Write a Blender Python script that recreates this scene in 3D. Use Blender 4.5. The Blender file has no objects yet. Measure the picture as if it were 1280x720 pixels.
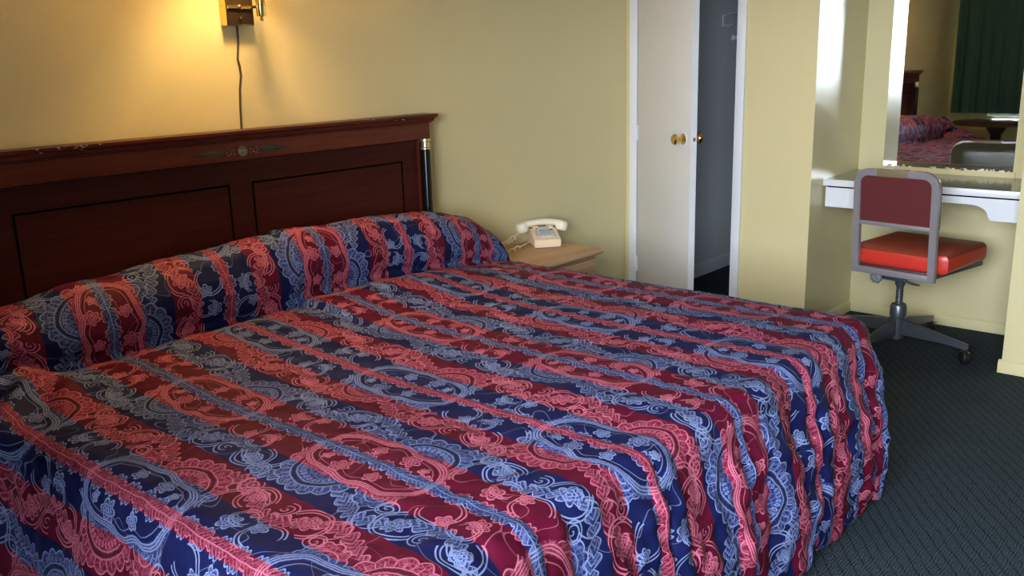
import bpy, bmesh, math, random
import numpy as np
from mathutils import Vector, Matrix
PI = math.pi
S = 0.95          # plan units -> metres (plan: camera height 1.5; x=0 headboard wall, y=0 closet wall)
sc = bpy.context.scene
COL = sc.collection
random.seed(4); RNG = np.random.RandomState(7)

# ------------------------------------------------------------------ camera
F, YAW, PIT, ROL = 1138.05, 0.7259, 0.2484, -0.0287
CAM = Vector((3.0882, -4.5384, 1.5))
def cam_axes():
    f0 = Vector((-math.sin(YAW), math.cos(YAW), 0)); r0 = Vector((math.cos(YAW), math.sin(YAW), 0)); up = Vector((0, 0, 1))
    fw = f0*math.cos(PIT) - up*math.sin(PIT); u = up*math.cos(PIT) + f0*math.sin(PIT)
    return r0*math.cos(ROL) + u*math.sin(ROL), -r0*math.sin(ROL) + u*math.cos(ROL), fw
rr, uu, fw = cam_axes()
cd = bpy.data.cameras.new('camera'); cam = bpy.data.objects.new('camera', cd); COL.objects.link(cam)
m = Matrix.Identity(4)
for i in range(3): m[i][0] = rr[i]; m[i][1] = uu[i]; m[i][2] = -fw[i]; m[i][3] = CAM[i]*S
cam.matrix_world = m
cd.sensor_width = 36; cd.lens = F/1280*36; cd.clip_start = .02
sc.camera = cam

# ------------------------------------------------------------------ sky, light, exposure
SKY = 9.0
w = bpy.data.worlds.new('overcast_sky'); sc.world = w; w.use_nodes = True
bg = w.node_tree.nodes['Background']; bg.inputs[0].default_value = (.77, .87, 1.0, 1); bg.inputs[1].default_value = SKY
vs = sc.view_settings; vs.view_transform = 'Standard'; vs.look = 'None'; vs.gamma = 1; vs.exposure = 2.40; vs.use_curve_mapping = False
def portal(name, x0, x1, y, z0, z1):
    l = bpy.data.lights.new(name, 'AREA'); l.shape = 'RECTANGLE'; l.size = (x1-x0)*S; l.size_y = (z1-z0)*S
    l.cycles.is_portal = True
    o = bpy.data.objects.new(name, l); COL.objects.link(o)
    o.location = ((x0+x1)/2*S, y*S, (z0+z1)/2*S); o.rotation_euler = (PI/2, 0, 0)   # shines towards +y
    return o
YW = -4.93                                     # window wall inner face
WX0, WX1, WZ0, WZ1 = .40, 3.90, .75, 2.20     # wide window, its left part behind the curtain
CX1 = 1.75                                     # curtain's right end
portal('window_daylight_portal', CX1-.05, WX1, YW-.16, WZ0, WZ1)

# ------------------------------------------------------------------ node expressions
class Ex:
    """a float socket with arithmetic: every operator adds a Math node"""
    def __init__(s, nt, v): s.nt = nt; s.v = v
    def _m(s, op, *a):
        n = s.nt.nodes.new('ShaderNodeMath'); n.operation = op
        for i, x in enumerate((s,)+a):
            x = x.v if isinstance(x, Ex) else x
            if isinstance(x, (int, float)): n.inputs[i].default_value = x
            else: s.nt.links.new(x, n.inputs[i])
        return Ex(s.nt, n.outputs[0])
    def __add__(s, o): return s._m('ADD', o)
    __radd__ = __add__
    def __sub__(s, o): return s._m('SUBTRACT', o)
    def __rsub__(s, o): return (s*-1.0)+o
    def __mul__(s, o): return s._m('MULTIPLY', o)
    __rmul__ = __mul__
    def __truediv__(s, o): return s._m('DIVIDE', o)
    def abs(s): return s._m('ABSOLUTE')
    def sin(s): return s._m('SINE')
    def cos(s): return s._m('COSINE')
    def round(s): return s._m('ROUND')
    def sqrt(s): return s._m('SQRT')
    def lt(s, o): return s._m('LESS_THAN', o)
    def gt(s, o): return s._m('GREATER_THAN', o)
    def mx(s, o): return s._m('MAXIMUM', o)
    def mn(s, o): return s._m('MINIMUM', o)
    def mod(s, o): return s._m('FLOORED_MODULO', o)
    def atan2(s, o): return s._m('ARCTAN2', o)
    def clamp(s):
        r = s._m('ADD', 0.0); r.v.node.use_clamp = True; return r
    def ramp(s, a, b): return ((s-a)*(1.0/(b-a))).clamp()      # 0 at a, 1 at b
def hyp(x, y): return (x*x+y*y).sqrt()
def line(f, w): return 1.0-(f.abs()).ramp(w*.45, w)            # 1 on |f|<w
def inside(f, w=.002): return 1.0-f.ramp(-w, w)

def new_mat(name):
    m = bpy.data.materials.new(name); m.use_nodes = True
    nt = m.node_tree; return m, nt, nt.nodes['Principled BSDF']
def texnode(nt, kind, vec=None, **kw):
    n = nt.nodes.new('ShaderNodeTex'+kind)
    for k, v in kw.items():
        if k in n.inputs: n.inputs[k].default_value = v
        else: setattr(n, k, v)
    if vec is not None: nt.links.new(vec, n.inputs['Vector'])
    return n
def mixc(nt, fac, a, b):
    n = nt.nodes.new('ShaderNodeMix'); n.data_type = 'RGBA'
    for sock, v in ((n.inputs[0], fac), (n.inputs[6], a), (n.inputs[7], b)):
        v = v.v if isinstance(v, Ex) else v
        if isinstance(v, (int, float)): sock.default_value = v
        elif isinstance(v, tuple): sock.default_value = (*v, 1)
        else: nt.links.new(v, sock)
    return n.outputs[2]
def bump(nt, bs, h, strength, dist=.01):
    b = nt.nodes.new('ShaderNodeBump'); b.inputs['Strength'].default_value = strength; b.inputs['Distance'].default_value = dist
    nt.links.new(h.v if isinstance(h, Ex) else h, b.inputs['Height']); nt.links.new(b.outputs[0], bs.inputs['Normal'])
def objvec(nt, scale=(1, 1, 1), rot=(0, 0, 0)):
    t = nt.nodes.new('ShaderNodeTexCoord'); mp = nt.nodes.new('ShaderNodeMapping')
    mp.inputs['Scale'].default_value = scale; mp.inputs['Rotation'].default_value = rot
    nt.links.new(t.outputs['Object'], mp.inputs[0]); return mp.outputs[0]
def simple(name, c, rough=.5, metal=0, var=.08, scale=18, bmp=.0, spec=.5, stretch=(1, 1, 1), coat=0):
    m, nt, bs = new_mat(name)
    v = objvec(nt, stretch); n = texnode(nt, 'Noise', v, Scale=scale, Detail=4.0)
    lo = tuple(x*(1-var) for x in c); hi = tuple(min(1, x*(1+var)) for x in c)
    nt.links.new(mixc(nt, n.outputs[0], lo, hi), bs.inputs['Base Color'])
    bs.inputs['Roughness'].default_value = rough; bs.inputs['Metallic'].default_value = metal
    bs.inputs['Specular IOR Level'].default_value = spec; bs.inputs['Coat Weight'].default_value = coat
    if bmp: bump(nt, bs, n.outputs[0], bmp, .004)
    return m
def srgb(r, g, b): return tuple(((x/255)/12.92 if x/255 <= .04045 else ((x/255+.055)/1.055)**2.4) for x in (r, g, b))

def wall_paint(name, c, rough, spec=.5):
    m, nt, bs = new_mat(name)
    v = objvec(nt); big = texnode(nt, 'Noise', v, Scale=1.3, Detail=3.0); fine = texnode(nt, 'Noise', v, Scale=120.0, Detail=2.0)
    nt.links.new(mixc(nt, big.outputs[0], tuple(x*.95 for x in c), tuple(x*1.05 for x in c)), bs.inputs['Base Color'])
    bs.inputs['Roughness'].default_value = rough; bs.inputs['Specular IOR Level'].default_value = spec
    bump(nt, bs, fine.outputs[0], .12, .003); return m
def wood(name, dark, light, rough, axis=1, scale=3.0, coat=0.0):
    m, nt, bs = new_mat(name)
    st = [22, 22, 22]; st[axis] = 1.2
    v = objvec(nt, tuple(st)); n = texnode(nt, 'Noise', v, Scale=scale, Detail=6.0, Distortion=.6)
    r = nt.nodes.new('ShaderNodeMapRange'); r.inputs[1].default_value = .3; r.inputs[2].default_value = .7; nt.links.new(n.outputs[0], r.inputs[0])
    nt.links.new(mixc(nt, r.outputs[0], dark, light), bs.inputs['Base Color'])
    bs.inputs['Roughness'].default_value = rough; bs.inputs['Coat Weight'].default_value = coat; bs.inputs['Coat Roughness'].default_value = .25; bs.inputs['Specular IOR Level'].default_value = .10
    return m
def carpet_mat():
    m, nt, bs = new_mat('carpet_blue_grey_weave')
    tc = nt.nodes.new('ShaderNodeTexCoord'); sx = nt.nodes.new('ShaderNodeSeparateXYZ'); nt.links.new(tc.outputs['Object'], sx.inputs[0])
    x = Ex(nt, sx.outputs[0]); y = Ex(nt, sx.outputs[1])
    nz = texnode(nt, 'Noise', tc.outputs['Object'], Scale=9.0, Detail=2.0); w1 = (Ex(nt, nz.outputs[0])-.5)*.02
    # lozenges of short loops: two diagonal furrow families, loops running across
    p = 0.034; big0 = Ex(nt, texnode(nt, 'Noise', tc.outputs['Object'], Scale=24.0, Detail=3.0).outputs[0])
    d1 = ((x*.8+y*.6+w1)*(1/p)); d2 = ((x*-.8+y*.6+w1)*(1/p))
    g1 = 1.0-((d1-d1.round()).abs()).ramp(.0, .16); g2 = 1.0-((d2-d2.round()).abs()).ramp(.0, .12)
    furrow = g1.mx(g2*.35)*(big0.ramp(.3, .6)*.6+.4)
    chk = ((d1.round()+d2.round())*.5).mod(1.0).gt(.25)
    la = (x*700.0+(y*60.0).sin()).sin(); lb = (y*700.0+(x*60.0).sin()).sin()
    loops = (la*chk+lb*(1.0-chk))*.5+.5
    fn = Ex(nt, texnode(nt, 'Noise', tc.outputs['Object'], Scale=260.0, Detail=2.0).outputs[0])
    big = Ex(nt, texnode(nt, 'Noise', tc.outputs['Object'], Scale=3.0, Detail=3.0).outputs[0])
    h = (loops*.45+fn*.55)*(1.0-furrow*.8)
    c1 = mixc(nt, h.ramp(.1, .62), (.007, .0105, .0150), (.036, .050, .061))
    c2 = mixc(nt, (fn*loops).ramp(.42, .62)*(big.ramp(.25, .8)), c1, (.11, .135, .15))
    nt.links.new(c2, bs.inputs['Base Color']); bs.inputs['Roughness'].default_value = .95; bs.inputs['Specular IOR Level'].default_value = .1
    bump(nt, bs, h, .7, .006); return m

# stripe lay-out of the bedspread, shared by the cloth relief and the print
SP0, HALF, XP, XP0 = -3.338, .41, .67, .93
ST = (.019, .104, .205)
def spread_mat():
    m, nt, bs = new_mat('bedspread_striped_arabesque_print')
    uv = nt.nodes.new('ShaderNodeUVMap'); uv.uv_map = 'cloth'
    sx = nt.nodes.new('ShaderNodeSeparateXYZ'); nt.links.new(uv.outputs[0], sx.inputs[0])
    a = Ex(nt, sx.outputs[0]); b = Ex(nt, sx.outputs[1])
    warpn = texnode(nt, 'Noise', uv.outputs[0], Scale=9.0, Detail=2.0)
    wsep = nt.nodes.new('ShaderNodeSeparateColor'); nt.links.new(warpn.outputs['Color'], wsep.inputs[0])
    wx = (Ex(nt, wsep.outputs[0])-.5); wy = (Ex(nt, wsep.outputs[1])-.5)
    q = (b-SP0)*(1/HALF); k = q.round(); odd = (k.mod(2.0)).gt(.5)
    yl = (q-k)*HALF; ya0 = yl.abs()
    sg = yl.gt(0.0)*2.0-1.0
    band = ya0.gt(ST[0])*ya0.lt(ST[1])                     # the middle stripe next to a spine
    red = (band-odd).abs()                                  # 1 where the ground is red
    aw = a+wx*.022; ya = (yl+wy*.022).abs()
    xr = (aw-XP0-odd*(XP/2))*(1/XP); xl = (xr-xr.round())*XP
    X = xl*sg                                               # half-turn symmetric about the spine
    L = []; Fi = []; Dk = []
    def flower(cx, cy, r, n, y=None, x=None):
        px = (X if x is None else x)-cx; py = (ya if y is None else y)-cy
        rad = hyp(px, py); th = py.atan2(px)
        pet = ((th*(n/2)).cos().abs())*.38+.62
        f = rad-pet*r
        L.append(line(f, .0026)); Fi.append(inside(f))
        L.append(line(rad-pet*(r*.55), .0019)); L.append(line(rad-r*.2, .0019))
        return rad, th
    def ring(cx, cy, r, wdt=.0024, x=None, cut=None, dbl=.009):
        px = (X if x is None else x)-cx; py = ya-cy
        rad = hyp(px, py); f = rad-r
        l = line(f, wdt)
        if dbl: l = l.mx(line(f+dbl, wdt*.9))
        if cut is not None: l = l*cut(px, py)
        L.append(l); return rad
    # medallion frame: three parallel lines with a waisted outline
    ell = hyp(xl*(1/.185), ya*(1/.088)); lob = (hyp(xl, ya)*0.0)+((ya.atan2(xl.abs()))*6.0).cos()*.06
    e = ((ell-1.0+lob)*ell/(hyp(xl*(1/.034225), ya*(1/.007744))+.5)).mn(.12)
    for o in (0.0, .0062, .0118): L.append(line(e-o, .0020))
    L.append(line(e+.014, .0015)*.7)
    Fi.append(inside((e-.008).abs()-.011))
    outside_med = e.gt(.018)
    # scalloped fan lobe
    px = X-.065; py = ya-.070
    rad = hyp(px, py); th = py.atan2(px)
    edge = ((th*9.0).sin().abs())*.012+.112
    fan = inside(rad-edge)*outside_med
    L.append(line(rad-edge, .0026)*outside_med); Fi.append(fan)
    Dk.append(line(rad-.082, .006)*outside_med)
    L.append(line(rad-.090, .0018)*outside_med); L.append(line(rad-.074, .0018)*outside_med)
    L.append(line((th*18.0).sin()*.03, .009)*inside((rad-.1).abs()-.009)*outside_med)
    beadsx = ((th*16.0).sin())*.02
    L.append(line(hyp(beadsx, (rad-.061)*2.2)-.012, .005)*outside_med*inside(rad-.07))
    # counter lobe, smaller, with a curl
    px2 = X+.115; py2 = ya-.085; r2 = hyp(px2, py2); t2 = py2.atan2(px2)
    L.append(line(r2-(((t2*5.0).sin().abs())*.009+.052), .0024)*outside_med); Fi.append(inside(r2-.055)*outside_med)
    spir = (((r2*(1/.015))+t2*(1/(2*PI))).mod(1.0)-.5).abs()
    L.append((1.0-spir.ramp(.06, .16))*inside(r2-.046)*outside_med)
    # flowers inside the medallion and the bouquet between two medallions
    flower(.055, .055, .026, 6.0); flower(-.045, .050, .020, 5.0); flower(.115, .040, .014, 5.0)
    flower(-.245, .155, .031, 7.0); flower(.250, .160, .022, 5.0); flower(.300, .060, .026, 6.0); flower(-.300, .085, .021, 5.0)
    # scrolls
    up = lambda p_, q_: (p_+q_*1.2).gt(-.03)
    dn = lambda p_, q_: (p_-q_*.8).lt(.035)
    ring(-.245, .150, .058, cut=up); ring(.255, .150, .050, cut=dn); ring(.235, .105, .075, cut=lambda p_, q_: (q_-p_).gt(-.02))
    ring(-.270, .065, .050, cut=dn); ring(-.18, .17, .036, cut=up, dbl=0); ring(.31, .09, .034, dbl=.007)
    for cx, cy, r0 in ((.190, .180, .030), (-.325, .165, .028), (-.175, .120, .024)):
        p_ = X-cx; q_ = ya-cy; r_ = hyp(p_, q_); t_ = q_.atan2(p_)
        sp = (((r_*(1/.013))+t_*(1/(2*PI))).mod(1.0)-.5).abs()
        L.append((1.0-sp.ramp(.07, .17))*inside(r_-r0)); L.append(line(r_-r0, .002))
    # leafy spine
    hn0 = Ex(nt, texnode(nt, 'Noise', uv.outputs[0], Scale=30.0, Detail=2.0).outputs[0])
    ss = ((aw*(2*PI/.122)).sin().abs())*.017+((aw*(2*PI/.034)).sin().abs())*.008+.004
    fs = ya-ss
    L.append(line(fs, .0024)); Fi.append(inside(fs)*.75)
    barb = (((aw-ya*.9)*(1/.0125)).mod(1.0)-.5).abs()
    L.append((1.0-barb.ramp(.08, .2))*inside(fs+.003)*(hn0.ramp(.35, .6)*.6+.1)); L.append(line(ya, .0018))
    # acanthus sprays on the outer stripes
    wv = (aw*(2*PI/.335)).sin()*.03+.150
    fv = ya-wv; leaf = ((aw*(2*PI/.056)).sin().abs())*.017+.006
    msk = (e.gt(.045))*(1.0-fan)
    L.append(line(fv.abs()-leaf, .0024)*msk); Fi.append(inside(fv.abs()-leaf)*msk*.55)
    b2 = (((aw+fv.abs()*1.1)*(1/.014)).mod(1.0)-.5).abs()
    L.append((1.0-b2.ramp(.08, .2))*inside(fv.abs()-leaf+.002)*msk*.7)
    # trailing hair lines and filigree inside the filled figures
    hn = Ex(nt, texnode(nt, 'Noise', uv.outputs[0], Scale=6.5, Detail=1.0).outputs[0])
    L.append(line(hn-.52, .0035)*.55)
    vo = texnode(nt, 'Voronoi', uv.outputs[0], Scale=78.0, feature='DISTANCE_TO_EDGE'); filg = 1.0-Ex(nt, vo.outputs[0]).ramp(.03, .11)
    def big(lst):
        r = lst[0]
        for z in lst[1:]: r = r.mx(z)
        return r
    fill = big(Fi).clamp(); lines = big(L).clamp(); dark = big(Dk).clamp()
    lines = lines.mx(filg*fill*.42)
    cl = Ex(nt, texnode(nt, 'Noise', uv.outputs[0], Scale=14.0, Detail=4.0).outputs[0])
    base = mixc(nt, red, PAL['blue'], PAL['red']); mid = mixc(nt, red, PAL['blue_fill'], PAL['red_fill']); hi = mixc(nt, red, PAL['blue_line'], PAL['red_line'])
    c = mixc(nt, fill*(cl.ramp(.2, .75)*.5+.45), base, mid)
    c = mixc(nt, dark*.85, c, mixc(nt, red, (.010, .012, .03), (.05, .008, .015)))
    c = mixc(nt, lines*.9*(1.0-dark), c, hi)
    nt.links.new(c, bs.inputs['Base Color'])
    bs.inputs['Roughness'].default_value = .6; bs.inputs['Specular IOR Level'].default_value = .12
    bump(nt, bs, (lines*.5+fill*.5+cl*.8), .25, .003)
    return m
PAL = dict(blue=srgb(17, 22, 64), blue_fill=srgb(40, 51, 104), blue_line=srgb(126, 137, 174),
           red=srgb(80, 9, 35), red_fill=srgb(116, 27, 54), red_line=srgb(186, 104, 122))

WALLC = (.64, .555, .305)
M = dict(
    wall=wall_paint('wall_paint_olive_cream', WALLC, .55, .35),
    gloss=wall_paint('wall_paint_olive_gloss', WALLC, .22, .5),
    ceil=wall_paint('ceiling_paint_white', (.75, .73, .66), .8, .2),
    closet=wall_paint('closet_paint_white', (.62, .64, .66), .6, .3),
    white=simple('white_gloss_paint', (.74, .745, .77), .32, var=.03, scale=6, bmp=.02),
    door=simple('door_paint_white', (.68, .66, .63), .38, var=.03, scale=5, bmp=.02),
    carpet=carpet_mat(), spread=spread_mat(),
    mahog=wood('mahogany_dark_lacquer', (.040, .0068, .0050), (.064, .0112, .0078), .45, 1, 2.6, 0.0),
    mahog2=wood('mahogany_red_lacquer', (.080, .0145, .0090), (.120, .0235, .0135), .36, 1, 2.6, .15),
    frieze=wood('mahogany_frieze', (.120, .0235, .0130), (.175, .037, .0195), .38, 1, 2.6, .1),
    ebony=simple('black_lacquer', (.004, .004, .005), .22, var=.1, spec=.3),
    line_black=simple('black_string_inlay', (.0015, .001, .001), .7, spec=.05),
    antique=simple('antique_brass', (.30, .27, .19), .42, .9, .45, 160, .5),
    dark_brass=simple('tarnished_dark_brass', (.11, .10, .068), .5, .8, .5, 160, .6),
    gold=simple('gilded_metal', (.75, .62, .38), .3, .9, .25, 60),
    brass=simple('polished_brass', (.80, .55, .20), .18, 1, .06, 30),
    chip=simple('bare_chipped_finish', (.62, .50, .42), .8),
    oak=wood('oak_laminate', (.36, .215, .115), (.50, .325, .19), .38, 1, 2.2),
    phone=simple('ivory_phone_plastic', (.78, .60, .43), .36, var=.03),
    phone_w=simple('cream_handset_plastic', (.80, .72, .56), .28, var=.03),
    key=simple('grey_phone_keys', (.36, .38, .42), .45), keyplate=simple('phone_key_plate', (.55, .54, .50), .5),
    paper=simple('printed_phone_label', (.78, .77, .75), .6), redp=simple('red_phone_button', (.45, .05, .03), .4),
    frame=simple('mauve_grey_enamel', (.29, .26, .275), .36, .3, .1, 40, .03),
    tape=simple('olive_packing_tape', (.20, .15, .085), .35), vinyl=simple('maroon_vinyl', (.115, .022, .024), .36, var=.12, scale=120, bmp=.15),
    seat_red=simple('red_vinyl', (.56, .035, .022), .34, var=.06, scale=140, bmp=.12), steel=simple('grey_painted_steel', (.13, .14, .16), .34, .7, .12, 50),
    chrome=simple('chrome', (.72, .72, .74), .12, 1, .03), rubber=simple('black_rubber', (.010, .010, .011), .38),
    desk_top=simple('grey_gloss_desk_paint', (.30, .28, .22), .16, var=.06, scale=9, bmp=.03),
    curtain=simple('dark_green_curtain_cloth', (.035, .105, .105), .85, var=.2, scale=60, bmp=.2),
    dkwood=wood('dark_walnut', (.05, .028, .016), (.09, .052, .03), .4, 0, 2.5),
    metal=simple('grey_aluminium', (.5, .5, .5), .4, .9), asphalt=simple('asphalt', (.075, .075, .078), .9, var=.25, scale=40, bmp=.3),
    concrete=simple('concrete_walk', (.12, .118, .112), .85, var=.15, scale=14, bmp=.2), plug=simple('brown_cord', (.055, .04, .025), .5),
    parapet=simple('added_parapet_brown', (.065, .05, .035), .9, var=.15, scale=10, bmp=.1),  # dark brown for the added parapet
    brownplate=simple('brown_lamp_plate', (.032, .019, .009), .6, spec=.15),
    chipwhite=simple('peeling_white_paint', (.72, .70, .60), .7),
)
def mirror_mat():
    m, nt, bs = new_mat('mirror_silver'); bs.inputs['Metallic'].default_value = 1
    v = objvec(nt); n = texnode(nt, 'Noise', v, Scale=3.0); nt.links.new(mixc(nt, n.outputs[0], (.80, .82, .80), (.84, .86, .84)), bs.inputs['Base Color'])
    bs.inputs['Roughness'].default_value = .015; return m
M['mirror'] = mirror_mat()
def pane_mat():
    m, nt, bs = new_mat('window_glass'); out = nt.nodes['Material Output']
    tr = nt.nodes.new('ShaderNodeBsdfTransparent'); gl = nt.nodes.new('ShaderNodeBsdfGlossy'); gl.inputs['Roughness'].default_value = .02
    fr = nt.nodes.new('ShaderNodeFresnel'); fr.inputs[0].default_value = 1.5; mx = nt.nodes.new('ShaderNodeMixShader')
    nt.links.new(fr.outputs[0], mx.inputs[0]); nt.links.new(tr.outputs[0], mx.inputs[1]); nt.links.new(gl.outputs[0], mx.inputs[2]); nt.links.new(mx.outputs[0], out.inputs[0])
    return m
M['glass'] = pane_mat()
def shade_mat():
    m, nt, bs = new_mat('lamp_shade_linen'); out = nt.nodes['Material Output']
    d = nt.nodes.new('ShaderNodeBsdfDiffuse'); t = nt.nodes.new('ShaderNodeBsdfTranslucent'); mx = nt.nodes.new('ShaderNodeMixShader'); mx.inputs[0].default_value = .45
    n = texnode(nt, 'Noise', objvec(nt), Scale=80.0); c = mixc(nt, n.outputs[0], (.72, .62, .44), (.8, .7, .52))
    nt.links.new(c, d.inputs[0]); nt.links.new(c, t.inputs[0]); nt.links.new(d.outputs[0], mx.inputs[1]); nt.links.new(t.outputs[0], mx.inputs[2]); nt.links.new(mx.outputs[0], out.inputs[0])
    return m
M['shade'] = shade_mat()
def glow_mat():
    m, nt, bs = new_mat('lit_bulb'); bs.inputs['Emission Color'].default_value = (1, .68, .30, 1); bs.inputs['Emission Strength'].default_value = 30
    n = texnode(nt, 'Noise', objvec(nt), Scale=4.0); nt.links.new(mixc(nt, n.outputs[0], (.9, .88, .8), (.95, .92, .85)), bs.inputs['Base Color']); return m
M['bulb'] = glow_mat()

# ------------------------------------------------------------------ mesh helpers (plan units)
class MB:
    def __init__(s): s.bm = bmesh.new()
    def box(s, x0, x1, y0, y1, z0, z1, bev=0, seg=2, mat=None):
        r = bmesh.ops.create_cube(s.bm, size=1); vs_ = r['verts']
        T = Matrix.Translation(((x0+x1)/2, (y0+y1)/2, (z0+z1)/2)) @ Matrix.Diagonal((x1-x0, y1-y0, z1-z0, 1))
        bmesh.ops.transform(s.bm, matrix=T, verts=vs_)
        if bev:
            es = list({e for v in vs_ for e in v.link_edges})
            r2 = bmesh.ops.bevel(s.bm, geom=es, offset=bev, segments=seg, profile=.5, affect='EDGES'); vs_ = list({v for f in r2['faces'] for v in f.verts} | {v for v in vs_ if v.is_valid})
        if mat is not None: bmesh.ops.transform(s.bm, matrix=mat, verts=vs_)
        return s
    def prism(s, pts, fn, a, b):
        """closed 2-D outline pts, fn(p, t) -> xyz, extruded t=a..b"""
        A = [s.bm.verts.new(fn(p, a)) for p in pts]; B = [s.bm.verts.new(fn(p, b)) for p in pts]; n = len(pts)
        s.bm.faces.new(A[::-1]); s.bm.faces.new(B)
        for i in range(n): s.bm.faces.new((A[i], A[(i+1) % n], B[(i+1) % n], B[i]))
        return s
    def tube(s, pts, r, n=10, cap=True, flat=None):
        pts = [Vector(p) for p in pts]; rs = r if isinstance(r, (list, tuple)) else [r]*len(pts)
        rings = []; prev = None
        for i, p in enumerate(pts):
            t = (pts[min(i+1, len(pts)-1)]-pts[max(i-1, 0)]).normalized()
            if prev is None:
                x = t.cross(Vector((0, 0, 1)))
                if x.length < 1e-3: x = t.cross(Vector((0, 1, 0)))
            else: x = prev - t*prev.dot(t)
            x.normalize(); y = t.cross(x); prev = x
            rings.append([s.bm.verts.new(p+(x*math.cos(2*PI*k/n)+y*math.sin(2*PI*k/n))*rs[i]) for k in range(n)])
        for A, B in zip(rings, rings[1:]):
            for k in range(n): s.bm.faces.new((A[k], A[(k+1) % n], B[(k+1) % n], B[k]))
        if cap: s.bm.faces.new(rings[0][::-1]); s.bm.faces.new(rings[-1])
        return s
    def lathe(s, prof, c, axis=(0, 0, 1), n=20, cap=True):
        ax = Vector(axis).normalized(); x = ax.orthogonal().normalized(); y = ax.cross(x); c = Vector(c); rings = []
        for r, h in prof: rings.append([s.bm.verts.new(c+ax*h+(x*math.cos(2*PI*k/n)+y*math.sin(2*PI*k/n))*max(r, 1e-4)) for k in range(n)])
        for A, B in zip(rings, rings[1:]):
            for k in range(n): s.bm.faces.new((A[k], A[(k+1) % n], B[(k+1) % n], B[k]))
        if cap: s.bm.faces.new(rings[0][::-1]); s.bm.faces.new(rings[-1])
        return s
    def quad(s, *p): s.bm.faces.new([s.bm.verts.new(q) for q in p]); return s
    def xf(s, mtx): bmesh.ops.transform(s.bm, matrix=mtx, verts=s.bm.verts[:]); return s
    def build(s, name, mat, parent=None, smooth=35, origin=None):
        bmesh.ops.recalc_face_normals(s.bm, faces=s.bm.faces[:])
        me = bpy.data.meshes.new(name); off = Vector(origin) if origin is not None else (PLAN.get(parent, Vector()) if parent is not None else Vector())
        for v in s.bm.verts: v.co = (v.co-off)*S
        s.bm.to_mesh(me); s.bm.free()
        me.materials.append(M[mat] if isinstance(mat, str) else mat)
        if smooth: me.shade_smooth(); me.set_sharp_from_angle(angle=math.radians(smooth))
        o = bpy.data.objects.new(name, me); COL.objects.link(o)
        if parent is not None: o.parent = parent
        elif origin is not None: o.location = off*S
        PLAN[o] = off
        return o
PLAN = {}
def tag(o, label, cat, group=None, kind=None):
    o['label'] = label; o['category'] = cat
    if group: o['group'] = group
    if kind: o['kind'] = kind
    return o
def thing(name, loc, label, cat, group=None):
    o = bpy.data.objects.new(name, None); COL.objects.link(o); o.empty_display_size = .1
    o.location = Vector(loc)*S; PLAN[o] = Vector(loc); return tag(o, label, cat, group)
def struct(o, label, cat):
    o['kind'] = 'structure'; return tag(o, label, cat)

# ------------------------------------------------------------------ the room
X1, ZC, T = 6.20, 2.60, .10
AX, AD, PX = 1.146, .638, 2.117         # alcove side wall, alcove depth, pillar edge
CD = 1.55                               # closet depth
OX0, OX1, OZ = .082, .712, 2.14         # closet opening
struct(MB().box(-T, X1+T, YW-.16, CD+T, -.08, 0).build('floor', 'carpet', smooth=0), 'dark blue grey woven carpet covering the whole room', 'carpet')
struct(MB().box(-T, X1+T, YW-.16, CD+T, ZC, ZC+.1).build('ceiling', 'ceil', smooth=0), 'plain white painted ceiling over the room', 'ceiling')
struct(MB().box(-T, 0, YW-.16, 0, 0, ZC).build('wall_left', 'wall', smooth=0), 'olive cream wall behind the mahogany headboard', 'wall')
struct(MB().box(X1, X1+T, YW-.16, AD+T, 0, ZC).build('wall_right', 'wall', smooth=0), 'olive cream wall opposite the headboard', 'wall')
b = MB()
b.box(0, OX0, 0, T, 0, ZC).box(OX1, AX-.0005, 0, T, 0, ZC).box(OX0, OX1, 0, T, OZ, ZC)
struct(b.build('wall_closet', 'wall', smooth=0), 'olive cream wall around the closet doorway', 'wall')
struct(MB().box(AX-T, AX, T, AD+T, 0, ZC).box(AX-.004, AX, 0.0005, T, 0, ZC).build('wall_alcove_side', 'gloss', smooth=0), 'glossy olive side wall of the desk alcove', 'wall')
struct(MB().box(AX-T, X1, AD, AD+T, 0, ZC).build('wall_alcove_back', 'wall', smooth=0), 'olive cream back wall of the alcove behind the desk', 'wall')
struct(MB().box(PX, X1, 0, AD, 0, ZC).build('wall_pillar', 'wall', smooth=0), 'olive cream wall end at right edge beside the desk', 'wall')
b = MB().box(-T, 0, 0, CD+T, 0, ZC).box(0, AX-T, CD, CD+T, 0, ZC).box(AX-T-.006, AX-T, T, CD, 0, ZC).box(OX1, AX-T, T, T+.006, 0, ZC)
struct(b.build('wall_closet_interior', 'closet', smooth=0), 'pale grey walls inside the dark closet', 'wall')
# window wall
y0, y1 = YW-.16, YW
b = MB()
b.box(0, WX0, y0, y1, 0, ZC).box(WX0, WX1, y0, y1, 0, WZ0).box(WX0, WX1, y0, y1, WZ1, ZC).box(WX1, X1, y0, y1, 0, ZC)
struct(b.build('wall_front', 'wall', smooth=0), 'olive cream wall with curtained window, seen in mirror', 'wall')
# outside
struct(MB().box(-12, 18, YW-1.9, YW-.16, -.12, -.02).build('floor_walkway', 'concrete', smooth=0), 'concrete walkway outside the window', 'walkway')
struct(MB().box(-12, 18, YW-1.9, YW-1.78, -.02, 1.08).build('wall_added_parapet', 'parapet', smooth=0), 'added low brown parapet, unseen, blocking low light outside the window', 'parapet')  # parapet added out of view to block low light at the window
struct(MB().box(-14, 20, YW-22, YW-1.9, -.24, -.14).build('floor_outside', 'asphalt', smooth=0), 'asphalt lot beyond the added parapet', 'ground')

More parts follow.
